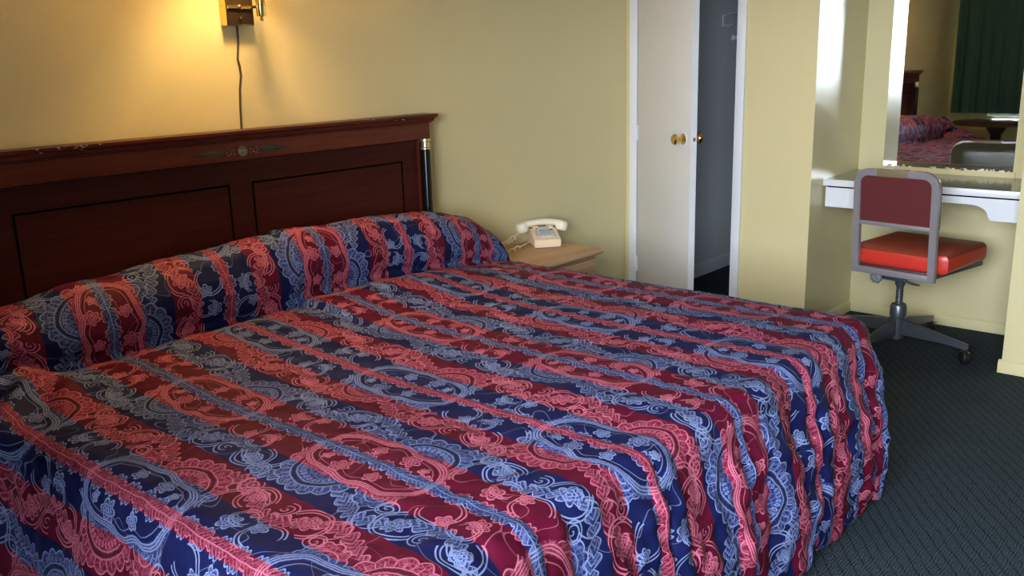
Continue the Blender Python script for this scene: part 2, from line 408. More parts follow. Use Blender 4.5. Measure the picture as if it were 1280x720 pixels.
def base_profile(h=.062, t=.013): return [(0, 0), (t, 0), (t, h*.78), (t*.75, h*.9), (0.002, h), (0, h)]
bbm = 'wall'
def baseboard(name, fn, a, b_, label, mat='wall', h=.062):
    struct(MB().prism(base_profile(h), fn, a, b_).build(name, mat), label, 'baseboard')
baseboard('baseboard_alcove_back', lambda p, t: (t, AD-p[0], p[1]), AX, PX, 'olive painted baseboard along alcove back wall')
baseboard('baseboard_alcove_side', lambda p, t: (AX+p[0], t, p[1]), -.013, AD-.013, 'olive painted baseboard on alcove side wall')
baseboard('baseboard_closet_wall', lambda p, t: (t, -p[0], p[1]), OX1+.05, AX, 'olive painted baseboard right of the closet')
baseboard('baseboard_left', lambda p, t: (p[0], t, p[1]), YW, -.012, 'olive painted baseboard under the headboard wall')
baseboard('baseboard_closet', lambda p, t: (p[0], t, p[1]), T, CD, 'pale grey baseboard inside the closet', 'closet', .09)
b = MB().prism(base_profile(), lambda p, t: (t, -p[0], p[1]), PX-.013, X1).prism(base_profile(), lambda p, t: (PX-p[0], t, p[1]), 0, AD-.013)
struct(b.build('baseboard_pillar', 'wall'), 'olive painted baseboard wrapping the right wall end', 'baseboard')

# closet door casing, leaf, knobs
b = MB().box(.030, OX0, -.016, 0, 0, OZ+.05, .003).box(OX1, .757, -.016, 0, 0, OZ+.05, .003).box(OX0, OX1, -.016, 0, OZ, OZ+.05, .003)
b.box(OX0-.0, OX0+.012, 0.0, T, 0, OZ).box(OX1-.012, OX1, 0, T, 0, OZ).box(OX1-.024, OX1-.012, .045, T, 0, OZ)
struct(b.build('trim_1', 'white'), 'white painted casing around the closet doorway', 'door casing')
TH = math.radians(30); DW, DT = .615, .037
door = thing('door_1', (.088, -.014, 0), 'white flush closet door standing ajar with brass knob', 'door'); door['kind'] = 'structure'
door.rotation_euler.z = -TH
PLAN[door] = Vector((0, 0, 0))
MB().box(0, DW, 0, DT, .015, OZ-.01, .002).build('leaf', 'door', door, smooth=30)
MB().box(DW-.001, DW+.0022, .001, DT-.001, .015, OZ-.01).build('edge', 'white', door, smooth=0)
kz, kx = 1.055, DW-.066
knob_prof = [(.030, 0), (.030, .004), (.024, .007), (.011, .010), (.010, .030), (.020, .036), (.028, .046), (.029, .056), (.022, .064), (.008, .067)]
ro = MB().lathe([(.036, 0), (.037, .003), (.033, .006), (.012, .007)], (kx, 0, kz), (0, -1, 0), 24).build('rosette', 'white', door)
MB().lathe([(r*1.0, h+.004) for r, h in knob_prof], (kx, 0, kz), (0, -1, 0), 24).build('knob', 'brass', door)
MB().lathe([(r, h) for r, h in knob_prof], (kx, DT, kz), (0, 1, 0), 24).build('knob', 'brass', door)
lp = MB().box(DW+.0022, DW+.0035, DT/2-.010, DT/2+.010, kz-.028, kz+.028).build('latch_plate', 'white', door, smooth=0)
MB().box(DW+.0035, DW+.010, DT/2-.006, DT/2+.006, kz-.010, kz+.010, .002).build('latch', 'antique', lp)
for hz in (.27, 1.05, 1.85):
    h = MB().box(-.026, .020, -.0035, -.001, hz-.045, hz+.045).build('hinge', 'white', door, smooth=0)
    MB().tube([(-.004, -.008, hz-.048), (-.004, -.008, hz+.048)], .0065, 10).build('hinge_pin', 'white', h)
# closet fittings
sh = MB().box(0.002, AX-T-.008, 1.0, CD-.002, 1.86, 1.88).build('closet_shelf', 'closet', smooth=0); tag(sh, 'pale shelf high inside the dark closet', 'shelf')
hk = thing('coat_hook', (.0, 1.17, 1.72), 'small pale wire coat hook on the closet wall', 'hook')
MB().box(0, .006, 1.12, 1.135, 1.655, 1.735).build('back_plate', 'white', hk)
MB().tube([(.005, 1.127, 1.725), (.02, 1.16, 1.735), (.05, 1.24, 1.75)], .004, 8).tube([(.005, 1.127, 1.668), (.03, 1.15, 1.66), (.04, 1.19, 1.672)], .004, 8).build('prong', 'white', hk)
tag(MB().lathe([(.022, 0), (.022, .006), (.012, .02), (.018, .03), (.008, .036)], (0, 1.275, 1.585), (1, 0, 0), 16).build('coat_peg', 'white'), 'round white peg on closet wall below the hook', 'peg')

# window, sill, panes
win = thing('window_1', (WX0, YW-.08, WZ0), 'aluminium window behind the dark green curtain', 'window'); win['kind'] = 'structure'
fw_ = .035; yy0, yy1 = YW-.10, YW-.06
b = MB().box(WX0, WX1, yy0, yy1, WZ0, WZ0+fw_).box(WX0, WX1, yy0, yy1, WZ1-fw_, WZ1).box(WX0, WX0+fw_, yy0, yy1, WZ0+fw_, WZ1-fw_).box(WX1-fw_, WX1, yy0, yy1, WZ0+fw_, WZ1-fw_)
xm = 2.0; b.box(xm-.02, xm+.02, yy0, yy1, WZ0+fw_, WZ1-fw_)
b.build('window_frame', 'metal', win)
for xa, xb in ((WX0+fw_, xm-.02), (xm+.02, WX1-fw_)): MB().box(xa, xb, YW-.084, YW-.078, WZ0+fw_, WZ1-fw_).build('pane', 'glass', win, smooth=0)
MB().box(WX0-.02, WX1+.02, YW-.001, YW+.03, WZ0-.025, WZ0, .003).build('window_sill', 'wall', win)
# curtain: pleated sheet with thickness
def curtain():
    ct = thing('curtain', (.05, YW+.10, .785), 'dark green pleated curtain drawn across the window', 'curtain')
    b = MB(); xa, xb, zt, zb = .055, CX1, 2.25, .785; n = 260; rows = 14
    def pos(i, j, off):
        t = i/n; x = xa+(xb-xa)*t; z = zb+(zt-zb)*j/rows; k = 1-.45*j/rows
        y = YW+.095+(.020*math.sin(x*39+.5*math.sin(x*7)+.15*math.sin(z*3))+.008*math.sin(x*83+1))*k+off
        return (x, y, z)
    G = [[[b.bm.verts.new(pos(i, j, off)) for j in range(rows+1)] for i in range(n+1)] for off in (-.003, .003)]
    for g, f in ((G[0], 1), (G[1], -1)):
        for i in range(n):
            for j in range(rows):
                q = [g[i][j], g[i+1][j], g[i+1][j+1], g[i][j+1]]; b.bm.faces.new(q[::f])
    for i in range(n): b.bm.faces.new((G[0][i][0], G[0][i+1][0], G[1][i+1][0], G[1][i][0]))
    for j in range(rows):
        b.bm.faces.new((G[0][0][j], G[0][0][j+1], G[1][0][j+1], G[1][0][j])); b.bm.faces.new((G[0][n][j], G[0][n][j+1], G[1][n][j+1], G[1][n][j]))
    b.build('cloth', 'curtain', ct, smooth=80)
    MB().box(.03, 4.40, YW, YW+.115, 2.25, 2.28, .003).build('track', 'white', ct)
curtain()
# round table under the window (seen in the mirror)
tb = thing('window_table', (.62, -4.42, 0), 'small dark pedestal table below the curtained window', 'table')
MB().lathe([(.40, .705), (.415, .712), (.415, .728), (.40, .735)], (.62, -4.42, 0), n=48).build('table_top', 'dkwood', tb)
MB().lathe([(.05, .03), (.05, .60), (.09, .66), (.10, .705)], (.62, -4.42, 0), n=20).build('pedestal', 'dkwood', tb)
MB().lathe([(.24, .0), (.24, .02), (.06, .045), (.05, .05)], (.62, -4.42, 0), n=32).build('foot', 'dkwood', tb)

# ------------------------------------------------------------------ headboard
HC, HL = -2.6475, .9935
hb = thing('headboard', (0, HC, 0), 'dark mahogany headboard with black columns and moulded cornice', 'headboard')
yl_, yr_ = HC-HL, HC+HL
py0, py1 = HC-.915, HC+.915
MB().box(.022, .060, py0, py1, .18, 1.165).build('panel', 'mahog', hb, smooth=0)
for sgn in (-1, 1):
    yo = HC+sgn*.945
    MB().box(.022, .052, min(yo, yo+sgn*.03)-.012*(sgn > 0)-.018*(sgn < 0)+0, max(yo, yo+sgn*.03)-.018*(sgn > 0)+.012*(sgn < 0)+0, 0, 1.165).build('post', 'mahog2', hb, smooth=0)
    MB().box(.060, .066, HC+sgn*.915-.010, HC+sgn*.915+.004, .18, 1.157).build('bead', 'mahog2', hb, smooth=0)
    c = MB().lathe([(.021, .30), (.021, 1.10), (.0195, 1.108)], (.079, HC+sgn*.942, 0), n=24).build('column', 'ebony', hb)
    MB().lathe([(.0195, 1.108), (.024, 1.111), (.024, 1.117), (.0195, 1.121), (.0195, 1.143), (.026, 1.147), (.026, 1.157)], (.079, HC+sgn*.942, 0), n=24).build('capital', 'gold', c)
    MB().lathe([(.027, .25), (.027, .28), (.022, .30)], (.079, HC+sgn*.942, 0), n=24).build('column_base', 'gold', c)
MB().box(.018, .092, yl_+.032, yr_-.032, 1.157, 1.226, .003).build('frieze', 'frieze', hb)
prof = [(.018, 1.226), (.094, 1.226), (.096, 1.232), (.103, 1.235), (.106, 1.242), (.107, 1.247), (.113, 1.250), (.117, 1.256), (.118, 1.2655), (.018, 1.2655)]
# cornice: profile swept along the front with returned ends
b = MB()
rings = []
for (px_, pz_) in prof:
    e = .118-px_ if px_ > .02 else .0
    rings.append([(0.018, yl_+e, pz_), (px_, yl_+e, pz_), (px_, yr_-e, pz_), (.018, yr_-e, pz_)])
vv = [[b.bm.verts.new(p) for p in r] for r in rings]
for i in range(1, len(vv)-2):
    for k in range(3): b.bm.faces.new((vv[i][k], vv[i][k+1], vv[i+1][k+1], vv[i+1][k]))
b.bm.faces.new(vv[1]); b.bm.faces.new(vv[-2][::-1])
b.bm.faces.new([vv[i][0] for i in range(1, len(vv)-1)]); b.bm.faces.new([vv[i][3] for i in range(len(vv)-2, 0, -1)])
for v in vv[0]+vv[-1]: b.bm.verts.remove(v)
b.build('cornice', 'mahog2', hb, smooth=25)
for ya_, yb_ in ((-3.4594, -2.6991), (-2.5957, -1.8356)):
    w_ = .0035; zt = 1.0651; zb = .45; xx = (.0602, .0612)
    MB().box(*xx, ya_, yb_, zt-w_, zt+w_).box(*xx, ya_, yb_, zb-w_, zb+w_).box(*xx, ya_-w_, ya_+w_, zb-w_, zt+w_).box(*xx, yb_-w_, yb_+w_, zb-w_, zt+w_).build('inlay_line', 'line_black', hb, smooth=0)
# brass mount
oz = 1.190; om = MB().lathe([(.020, 0), (.020, .003), (.017, .005), (.0165, .004), (.012, .004), (.009, .008), (.004, .010)], (.092, HC, oz), (1, 0, 0), 24)
for k in range(12): om.lathe([(.003, 0), (.003, .004), (.0015, .006)], (.094, HC+.0185*math.cos(k*PI/6), oz+.0185*math.sin(k*PI/6)), (1, 0, 0), 8)
om.build('rosette', 'antique', hb)
for sgn in (-1, 1):
    b = MB(); n = 30
    top, bot = [], []
    for i in range(n+1):
        t = i/n; y = HC+sgn*(.075+.125*t); hw = .0135*math.sin(PI*(.10+.9*t)**.8)*(.85+.15*math.cos(i*2.1))+.0008
        top.append((y, oz+hw)); bot.append((y, oz-hw))
    for i in range(n):
        c0, c1 = (.0965, top[i][0], oz), (.0965, top[i+1][0], oz)
        z = .0945 if i % 2 else .0925
        b.quad((.0925, *top[i]), (z, *top[i+1]), c1, c0); b.quad(c0, c1, (z, *bot[i+1]), (.0925, *bot[i]))
    lf = b.build('leaf_mount', 'dark_brass', hb, smooth=0)
    b = MB()
    for dy, dz in ((.034, .008), (.034, -.008), (.045, .004), (.048, -.006), (.060, .010), (.060, -.010), (.066, .0)): b.lathe([(.0035, 0), (.0032, .003), (.001, .005)], (.092, HC+sgn*dy, oz+dz), (1, 0, 0), 8)
    b.build('bead_mount', 'antique', hb)
b = MB()
for k in range(30):
    y = random.choice([random.uniform(-3.43, -3.16), random.uniform(-3.27, -3.22), random.uniform(-2.15, -1.86)]); z = random.choice([1.252, 1.258, 1.263]); s_ = random.uniform(.001, .0032)
    b.box(.117, .1188, y, y+s_*random.uniform(1, 3.0), z-s_/2, z+s_/2)
o = b.build('chipped_finish', 'chip', hb, smooth=0); o['kind'] = 'stuff'; o['label'] = 'pale chips along the worn cornice edge'

# ------------------------------------------------------------------ bedspread
def bedspread():
    BX, BW, BY, ZT, RC, RE = 2.07, 1.13, -2.645, .62, .13, .07
    prof = np.array([(.075, -.10), (.080, .04), (.105, .145), (.150, .205), (.205, .238), (.265, .236), (.325, .200), (.365, .145), (.381, .085), (.374, .035), (.360, .004), (.375, -.016), (.42, -.008), (.52, 0)])
    seg = np.hypot(*np.diff(prof, axis=0).T); cs = np.r_[0, np.cumsum(seg)]
    fine = np.linspace(0, cs[-1], 400)
    # smooth the polyline
    pxs = np.interp(fine, cs, prof[:, 0]); pzs = np.interp(fine, cs, prof[:, 1])
    ker = np.hanning(15); ker /= ker.sum()
    sm = lambda q: np.convolve(np.pad(q, 7, mode='edge'), ker, 'valid')
    pxs2, pzs2 = sm(pxs), sm(pzs)
    ds = .0085; SL = cs[-1]
    D = ZT-RE-.012+RE*PI/2-RE                        # skirt length below the edge line
    s = np.arange(0, SL+BX-.52+D+.03, ds); t = np.arange(BY-BW-D-.12, BY+BW+D+.12, ds)
    Sg, Tg = np.meshgrid(s, t, indexing='ij')
    A = np.where(Sg < SL, np.interp(Sg, fine, pxs2), .52+Sg-SL); HB = np.where(Sg < SL, np.interp(Sg, fine, pzs2), 0)
    pil = np.clip(1-(A-.10)/.42, 0, 1); pil = pil*pil*(3-2*pil)
    dB = Tg-BY
    pil2 = np.clip(1-(A-.38)/.44, 0, 1); pil2 = pil2*pil2*(3-2*pil2)
    W = BW+np.where(dB > 0, .085*pil, .22*pil2)
    env = np.clip(1-np.abs(dB/np.where(dB > 0, 1.24, 1.35))**np.where(dB > 0, 6, 4.6), 0, 1)
    # plump unevenness of the pillows: two or three humps
    env = env*(1+.035*np.cos(dB*5.4+.5)-.05*np.exp(-((dB+.25)/.16)**2))
    QX = A-(BX-RC); QY = np.abs(dB)-(W-RC)
    mx, my = np.maximum(QX, 0), np.maximum(QY, 0); ln = np.hypot(mx, my)
    d = ln+np.minimum(np.maximum(QX, QY), 0)-RC
    nx = np.where(ln > 1e-6, mx/np.maximum(ln, 1e-6), (QX > QY)*1.0); ny = np.where(ln > 1e-6, my/np.maximum(ln, 1e-6), (QX <= QY)*1.0)*np.sign(dB)
    keep = d <= D+ds*1.5
    over = np.maximum(d-D, 0)
    dc = np.minimum(d, D)
    phi = np.clip((dc+RE)/RE, 0, PI/2); rest = np.maximum(dc+RE-RE*PI/2, 0)
    h = np.where(dc < -RE, dc, -RE+RE*np.sin(phi)); v = np.where(dc < -RE, 0, RE*(1-np.cos(phi)))+rest
    rt = rest/(ZT-RE)
    # coordinates along the hem for folds
    along = np.where(np.abs(ny) > np.abs(nx), A*np.sign(dB), dB)
    ang = np.arctan2(np.abs(ny), np.maximum(nx, 0))
    corner = np.sin(np.clip(2*ang, 0, PI))
    fold = .010*np.sin(along*17+1.3)+.006*np.sin(along*31)+.022*corner*np.sin(ang*9+.6)
    h = h+(.075*np.sin(np.clip(rt*1.25, 0, 1)*PI/2)-.02*rt**3+fold*rt)*(1-.8*pil)
    Px = A-nx*d+nx*h; Py = Tg-ny*d+ny*h
    crown = .060*np.exp(-((A-.42)/.30)**2)*np.clip(1-(dB/1.1)**2, 0, 1)*np.where(dB > 0, 1, .6)
    def bands(x, y, lo, hi, n, seed):
        r = np.random.RandomState(seed); o = np.zeros_like(x)
        for _ in range(n):
            k = r.uniform(lo, hi); a_ = r.uniform(0, 2*PI); o += np.sin(x*k*np.cos(a_)+y*k*np.sin(a_)+r.uniform(0, 2*PI))
        return o/math.sqrt(n)
    top = np.clip(1-rt*3, 0, 1)
    sagm = np.clip((-d)/.25, 0, 1)
    soft = .0045*bands(A, Tg, 5, 12, 10, 3)*sagm
    diag = bands(A*.35+Tg, A*.1, 14, 30, 5, 8)*.0028*np.clip(bands(A, Tg, 2, 5, 6, 9), 0, 1.5)*sagm
    Pz = ZT-v+HB*env+(crown+soft+diag)*np.clip(-dc/.12, 0, 1)
    Pz = np.where((pil > .05) & (np.abs(dB) > 1.0), Pz-.03*pil*np.clip((np.abs(dB)-1.0)/.2, 0, 1), Pz)
    # near pillow end: cloth bridges from the pillow down to the bed side, gathered into a tuck
    sst = lambda q: np.clip(q, 0, 1)**2*(3-2*np.clip(q, 0, 1))
    sA = sst(1-(A-.38)/.32)*sst((A-.24)/.12); sB = sst((-dB-.82)/.20)
    Pz = Pz+.062*sA*sB*np.clip(1-rt*1.2, 0, 1)
    P = np.stack([Px, Py, Pz], -1)
    gu = np.gradient(P, axis=0); gv = np.gradient(P, axis=1); N = np.cross(gu, gv); N /= np.maximum(np.linalg.norm(N, axis=-1, keepdims=True), 1e-9)
    # quilting: every stripe puffs between its seams, pinched along its length
    q = (Tg-SP0)/HALF; yl = np.abs(q-np.round(q))*HALF
    fr = np.where(yl < ST[0], .5+yl/(2*ST[0]), np.where(yl < ST[1], (yl-ST[0])/(ST[1]-ST[0]), (yl-ST[1])/(2*(ST[2]-ST[1]))))
    puff = np.sqrt(np.clip(np.sin(np.pi*np.clip(fr, 0, 1)), 0, 1))
    foot = np.clip(nx, 0, 1)*np.clip(rt*4+.25, 0, 1)*(d > -.05)
    nearfoot = np.clip((A-1.5)/.55, 0, 1)*sagm
    pinch = bands(Sg*1.0, Tg*.45, 26, 58, 14, 21); pinch2 = bands(Sg, Tg, 60, 120, 14, 22); pk3 = bands(Sg*1.4, Tg*.25, 40, 80, 10, 23)
    disp = foot*(.021*(puff-.6)+.0085*pinch+.0045*pinch2)+(1-foot)*(.0028*(puff-.6)+.0016*pinch+.0011*pinch2)+nearfoot*(.004*pk3)
    bulge = HB > .02
    disp = disp+np.where(bulge, .004*bands(Sg, Tg, 9, 24, 10, 31)*np.clip(HB*8, 0, 1), 0)
    ga = np.arctan2(-dB-.80, A-.34)
    disp = disp+.010*np.sin(ga*17+Sg*6)*sB*sst(1-(A-.50)/.40)*sst((A-.22)/.15)*np.clip(1-rt*.8, 0, 1)
    # a loose gathered tuck where the near end of the pillow meets the skirt
    tuck = np.exp(-((A-.40)/.17)**2)*np.exp(-((dB+1.17)/.16)**2)
    disp = disp+tuck*.024*np.sin(Tg*48+Sg*30)
    side = (ny < -.7)*np.clip(rt*5+.15, 0, 1)*np.clip((d+.03)/.05, 0, 1)
    gath = np.clip(1-(A-.40)/.55, 0, 1)
    disp = disp+side*gath*(.017*np.sin(A*58+.8*np.sin(A*21)-rt*1.2)-.030*np.exp(-((A-.60)/.035)**2))+side*.006*np.sin(A*23+.6)
    disp = disp*np.clip((D-dc)/.05+.25, 0, 1)
    P = P+N*disp[..., None]*np.where(N[..., 2:3]+N[..., 0:1]*.0 < -.2, 1, 1)
    P[..., 2] = np.maximum(P[..., 2], .004)
    P[..., 0] = np.maximum(P[..., 0], np.where((np.abs(dB) > .9) & (np.abs(dB) < 1.03), .104, .067))
    UVu = Sg-(SL-.52); UVv = Tg
    # hem trim: pull vertices past the hem back on to it
    UVu = UVu-nx*over; UVv = UVv-ny*over
    ni, nj = Sg.shape
    f = keep[:-1, :-1] & keep[1:, :-1] & keep[1:, 1:] & keep[:-1, 1:]
    inD = d <= D
    f &= (inD[:-1, :-1] | inD[1:, :-1] | inD[1:, 1:] | inD[:-1, 1:])
    I, J = np.nonzero(f); idx = lambda i, j: i*nj+j
    quads = np.stack([idx(I, J), idx(I+1, J), idx(I+1, J+1), idx(I, J+1)], -1)
    used, inv = np.unique(quads, return_inverse=True); quads = inv.reshape(quads.shape)
    V = P.reshape(-1, 3)[used]; UV = np.stack([UVu.ravel()[used], UVv.ravel()[used]], -1)
    org = np.array([1.05, BY, 0])
    me = bpy.data.meshes.new('bedspread'); nV, nQ = len(V), len(quads)
    me.vertices.add(nV); me.vertices.foreach_set('co', ((V-org)*S).astype(np.float32).ravel())
    me.loops.add(nQ*4); me.loops.foreach_set('vertex_index', quads.astype(np.int32).ravel())
    me.polygons.add(nQ); me.polygons.foreach_set('loop_start', np.arange(nQ, dtype=np.int32)*4)
    me.update(calc_edges=True); me.validate()
    ul = me.uv_layers.new(name='cloth'); ul.data.foreach_set('uv', UV[quads.ravel()].astype(np.float32).ravel())
    me.shade_smooth(); me.materials.append(M['spread'])
    o = bpy.data.objects.new('bedspread', me); COL.objects.link(o); o.location = Vector(org)*S
    tag(o, 'quilted red and blue striped paisley bedspread covering bed and pillows', 'bedspread')
bedspread()

# ------------------------------------------------------------------ nightstand and telephone
NZ = .555
ns = thing('nightstand', (.24, -1.13, 0), 'light oak nightstand with rounded front edge beside bed', 'nightstand')
nose = [(.02, NZ-.028), (.445, NZ-.028)]+[(.445+.014*math.sin(k*PI/8), NZ-.014-.014*math.cos(k*PI/8)) for k in range(1, 8)]+[(.445, NZ), (.02, NZ)]
MB().prism(nose, lambda p, t: (p[0], t, p[1]), -1.36, -.875).build('top', 'oak', ns)
MB().box(.03, .425, -1.345, -.895, .05, NZ-.028, .003).build('body', 'oak', ns)
MB().box(.425, .440, -1.330, -.910, NZ-.17, NZ-.045, .003).build('drawer_front', 'oak', ns)
MB().box(.04, .41, -1.33, -.91, 0, .05).build('plinth', 'dkwood', ns, smooth=0)

def telephone():
    # local frame: +u across the front (photo right), +w backwards, h up
    o0 = Vector((.182, -1.080, NZ)); U = Vector((.62, .785, 0)).normalized(); Wd = Vector((-.785, .62, 0)).normalized()
    ph = thing('telephone', o0+U*.068+Wd*.09, 'beige push-button desk telephone on nightstand', 'telephone')
    def fn(p, t): return tuple(o0+U*t+Wd*p[0]+Vector((0, 0, p[1]*.82)))
    side = [(0, .004), (.195, .004), (.195, .055), (.175, .088), (.150, .096), (.118, .098), (.106, .100), (.018, .058), (.0, .050)]
    b = MB().prism(side, fn, 0, .137)
    bmesh.ops.bevel(b.bm, geom=b.bm.edges[:], offset=.004, segments=2, affect='EDGES')
    b.build('body', 'phone', ph)
    for u_ in (.014, .123):
        for w_ in (.015, .18): MB().lathe([(.008, 0), (.008, .006)], fn((w_, 0), u_), n=12).build('rubber_foot', 'rubber', ph)
    # key plate lies on the slope from (.018,.058) to (.106,.100)
    a_ = Vector((.018, .058)); c_ = Vector((.106, .100)); dv = c_-a_; nrm = Vector((-dv.y, dv.x)).normalized()
    def sl(k, up): q = a_+dv*k+nrm*up; return (q.x, q.y)
    def slab(k0, k1, u0, u1, h0, h1, name, mat, parent): return MB().prism([sl(k0, h0), sl(k1, h0), sl(k1, h1), sl(k0, h1)], fn, u0, u1).build(name, mat, parent, smooth=0)
    kp = slab(.10, .90, .014, .123, -.001, .0015, 'key_plate', 'keyplate', ph)
    for r in range(4):
        for c in range(4):
            u_ = .040+c*.0155; k_ = .30+r*.145
            slab(k_, k_+.105, u_, u_+.0115, .0014, .006, 'key', 'key', kp)
    for r in range(5):
        slab(.28+r*.115, .28+r*.115+.075, .018, .034, .0014, .0024, 'speed_label', 'key', kp); slab(.28+r*.115, .28+r*.115+.075, .104, .119, .0014, .0024, 'speed_label', 'key', kp)
    slab(.13, .22, .040, .100, .0014, .0022, 'number_card', 'paper', kp)
    slab(.80, .90, .094, .112, .0014, .0030, 'message_lamp', 'rubber', kp)
    # cradle: four ears, hook bar and a red button
    for u_ in (.018, .096):
        MB().prism([(.102, .094), (.176, .084), (.174, .112), (.163, .116), (.158, .100), (.120, .100), (.114, .116), (.104, .114)], fn, u_, u_+.022).build('cradle_ear', 'phone', ph)
    MB().prism([(.112, .097), (.120, .097), (.120, .110), (.112, .110)], fn, .045, .092).build('hook_bar', 'key', ph)
    MB().lathe([(.008, 0), (.008, .005), (.005, .008)], fn((.108, .099), .030), n=12).build('hook_button', 'redp', ph)
    # handset: arched bar with two cups
    hs = thing('telephone_handset', o0+U*.068+Wd*.135+Vector((0, 0, .12)), 'cream telephone handset lying across the cradle', 'handset')
    pts, rad = [], []
    for i in range(15):
        t = i/14*2-1; pts.append(fn((.138, .120+.016*(1-t*t)), .068+t*.098)); rad.append(.0165+.003*abs(t)**3)
    MB().tube(pts, rad, 14).build('grip', 'phone_w', hs)
    for sg in (-1, 1):
        c0 = Vector(fn((.138, .113), .068+sg*.106))
        MB().lathe([(.012, .022), (.024, .018), (.031, .006), (.033, -.008), (.033, -.020), (.028, -.028), (.012, -.030)], c0, (U*sg*.25+Vector((0, 0, 1))), 22).build('ear_cup' if sg > 0 else 'mouth_cup', 'phone_w', hs)
    # coiled cord from mouth cup to behind the pillow, and from the base
    def coil(p0, p1, sag, turns, r, wr, name, label, tail=.12):
        p0, p1 = Vector(p0), Vector(p1); pts = []; n = turns*10; ax = (p1-p0).normalized(); xx = ax.orthogonal().normalized(); yy = ax.cross(xx)
        for i in range(n+1):
            t = i/n; c = p0.lerp(p1, t)+Vector((0, 0, -sag*4*t*(1-t))); rr_ = r*min(1, max(0, (t-tail)/.05)); a_ = t*turns*2*PI
            pts.append(c+(xx*math.cos(a_)+yy*math.sin(a_))*rr_)
        o = MB().tube(pts, wr, 6).build(name, 'phone_w', None, origin=p0); tag(o, label, 'cord')
    coil(fn((.138, .088), -.045), (.145, -1.335, NZ+.045), .014, 8, .0115, .0032, 'handset_cord', 'coiled cream cord hanging from the handset', .22)
    coil(fn((.10, .022), -.006), (.20, -1.325, NZ+.020), .0, 5, .0095, .0030, 'base_cord', 'coiled cream cord on nightstand from telephone base', .42)
telephone()

# ------------------------------------------------------------------ wall lamp
def wall_lamp():
    wl = thing('wall_lamp', (0, -2.562, 1.64), 'brass swing-arm wall lamp with dark brown plate, lit', 'lamp')
    ya_, yb_, za, zb = -2.624, -2.508, 1.640, 1.880
    MB().box(0, .040, ya_, yb_, za, zb, .003).build('back_box', 'brass', wl)
    MB().box(.040, .0425, ya_+.004, yb_-.003, za+.003, zb-.004, .001).build('front_plate', 'brownplate', wl)
    ym = (ya_+yb_)/2
    MB().lathe([(.006, 0), (.006, .008), (.004, .012)], (.0425, ym-.005, 1.668), (1, 0, 0), 12).build('switch', 'chrome', wl)
    MB().lathe([(.002, 0), (.002, .001)], (.02, ya_, 1.71), (0, -1, 0), 8).build('screw', 'dark_brass', wl)
    arm = MB().box(.043, .052, ya_+.004, -2.515, 1.699, 1.710, .001).tube([(.0475, -2.522, 1.7045), (.112, -2.530, 1.7045)], .005, 10)
    arm.lathe([(.009, 0), (.009, .010), (.004, .013)], (.0425, ym-.004, 1.7045), (1, 0, 0), 12).build('arm', 'brass', wl)
    MB().lathe([(.003, 1.652), (.0065, 1.656), (.0065, 1.664), (.005, 1.668), (.016, 1.669), (.017, 1.674), (.017, 1.80), (.010, 1.81)], (.118, -2.527, 0), n=20).build('swivel_tube', 'brass', wl)
    cx, cy, cz = .30, -2.640, 1.99
    MB().tube([(.118, -2.527, 1.80), (.16, -2.56, 1.85), (cx, cy, 1.90), (cx, cy, 2.03)], .006, 10).build('shade_arm', 'brass', wl)
    MB().lathe([(.152, 1.925), (.150, 1.925), (.104, 2.21), (.106, 2.21)], (cx, cy, 0), n=40, cap=False).build('lamp_shade', 'shade', wl)
    MB().lathe([(.012, 2.025), (.014, 2.035), (.014, 2.055), (.018, 2.065), (.030, 2.09), (.030, 2.11), (.018, 2.135), (.004, 2.142)], (cx, cy, 0), n=20).build('bulb', 'bulb', wl)
    l = bpy.data.lights.new('bulb_light', 'POINT'); l.energy = LAMP_W; l.color = (1.0, .66, .26); l.shadow_soft_size = .045*S
    lo = bpy.data.objects.new('bulb_light', l); COL.objects.link(lo); lo.location = (Vector((cx, cy, 2.100))-PLAN[wl])*S; lo.parent = wl
    pts = [(.006, -2.562, 1.640), (.005, -2.563, 1.58), (.005, -2.572, 1.52), (.005, -2.566, 1.495), (.005, -2.564, 1.46), (.005, -2.575, 1.41), (.005, -2.581, 1.34), (.006, -2.586, 1.24), (.008, -2.59, 1.15)]
    c = MB().tube(pts, .0042, 8).build('lamp_cord', 'plug', None, origin=(.005, -2.57, 1.15)); tag(c, 'thin brown lamp cord hanging down behind the headboard', 'cord')
LAMP_W = 11.0
wall_lamp()

# ------------------------------------------------------------------ desk and mirror in the alcove
DZ, DY = .829, .154
dk = thing('vanity_desk', (AX, DY, .68), 'white built-in desk shelf with scalloped apron in alcove', 'desk')
MB().box(AX+.001, PX-.001, DY+.004, AD-.001, DZ-.030, DZ).build('desk_top', 'desk_top', dk, smooth=0)
MB().box(AX+.001, PX-.001, DY-.003, DY+.004, DZ-.034, DZ, .002).build('front_edge', 'white', dk)
zl, zm = .683, .752
ap = [(AX+.012, DZ-.043), (AX+.012, zl), (1.365, zl)]
ap += [(1.365+.10*(1-math.cos(k*PI/12)) if k <= 6 else 0, zl+(zm-zl)*math.sin(k*PI/12)) for k in range(1, 7)]
ap += [(1.955-.085+.085*math.sin(k*PI/12), zm-(zm-zl-.014)*(1-math.cos(k*PI/12))) for k in range(0, 7)]
ap += [(1.966, zl-.002), (PX-.016, zl-.002+.0), (PX-.016, DZ-.043)]
MB().prism(ap, lambda p, t: (p[0], t, p[1]), DY+.012, DY+.030).build('apron', 'white', dk, smooth=30)
MB().box(AX+.02, PX-.02, DY+.014, DY+.028, DZ-.043, DZ-.030).build('gap_shade_strip', 'line_black', dk, smooth=0)  # shade of the gap under the top, put in as a black strip
MB().box(AX+.001, AX+.012, DY+.05, AD-.02, DZ-.075, DZ-.030).build('support_cleat', 'white', dk, smooth=0)
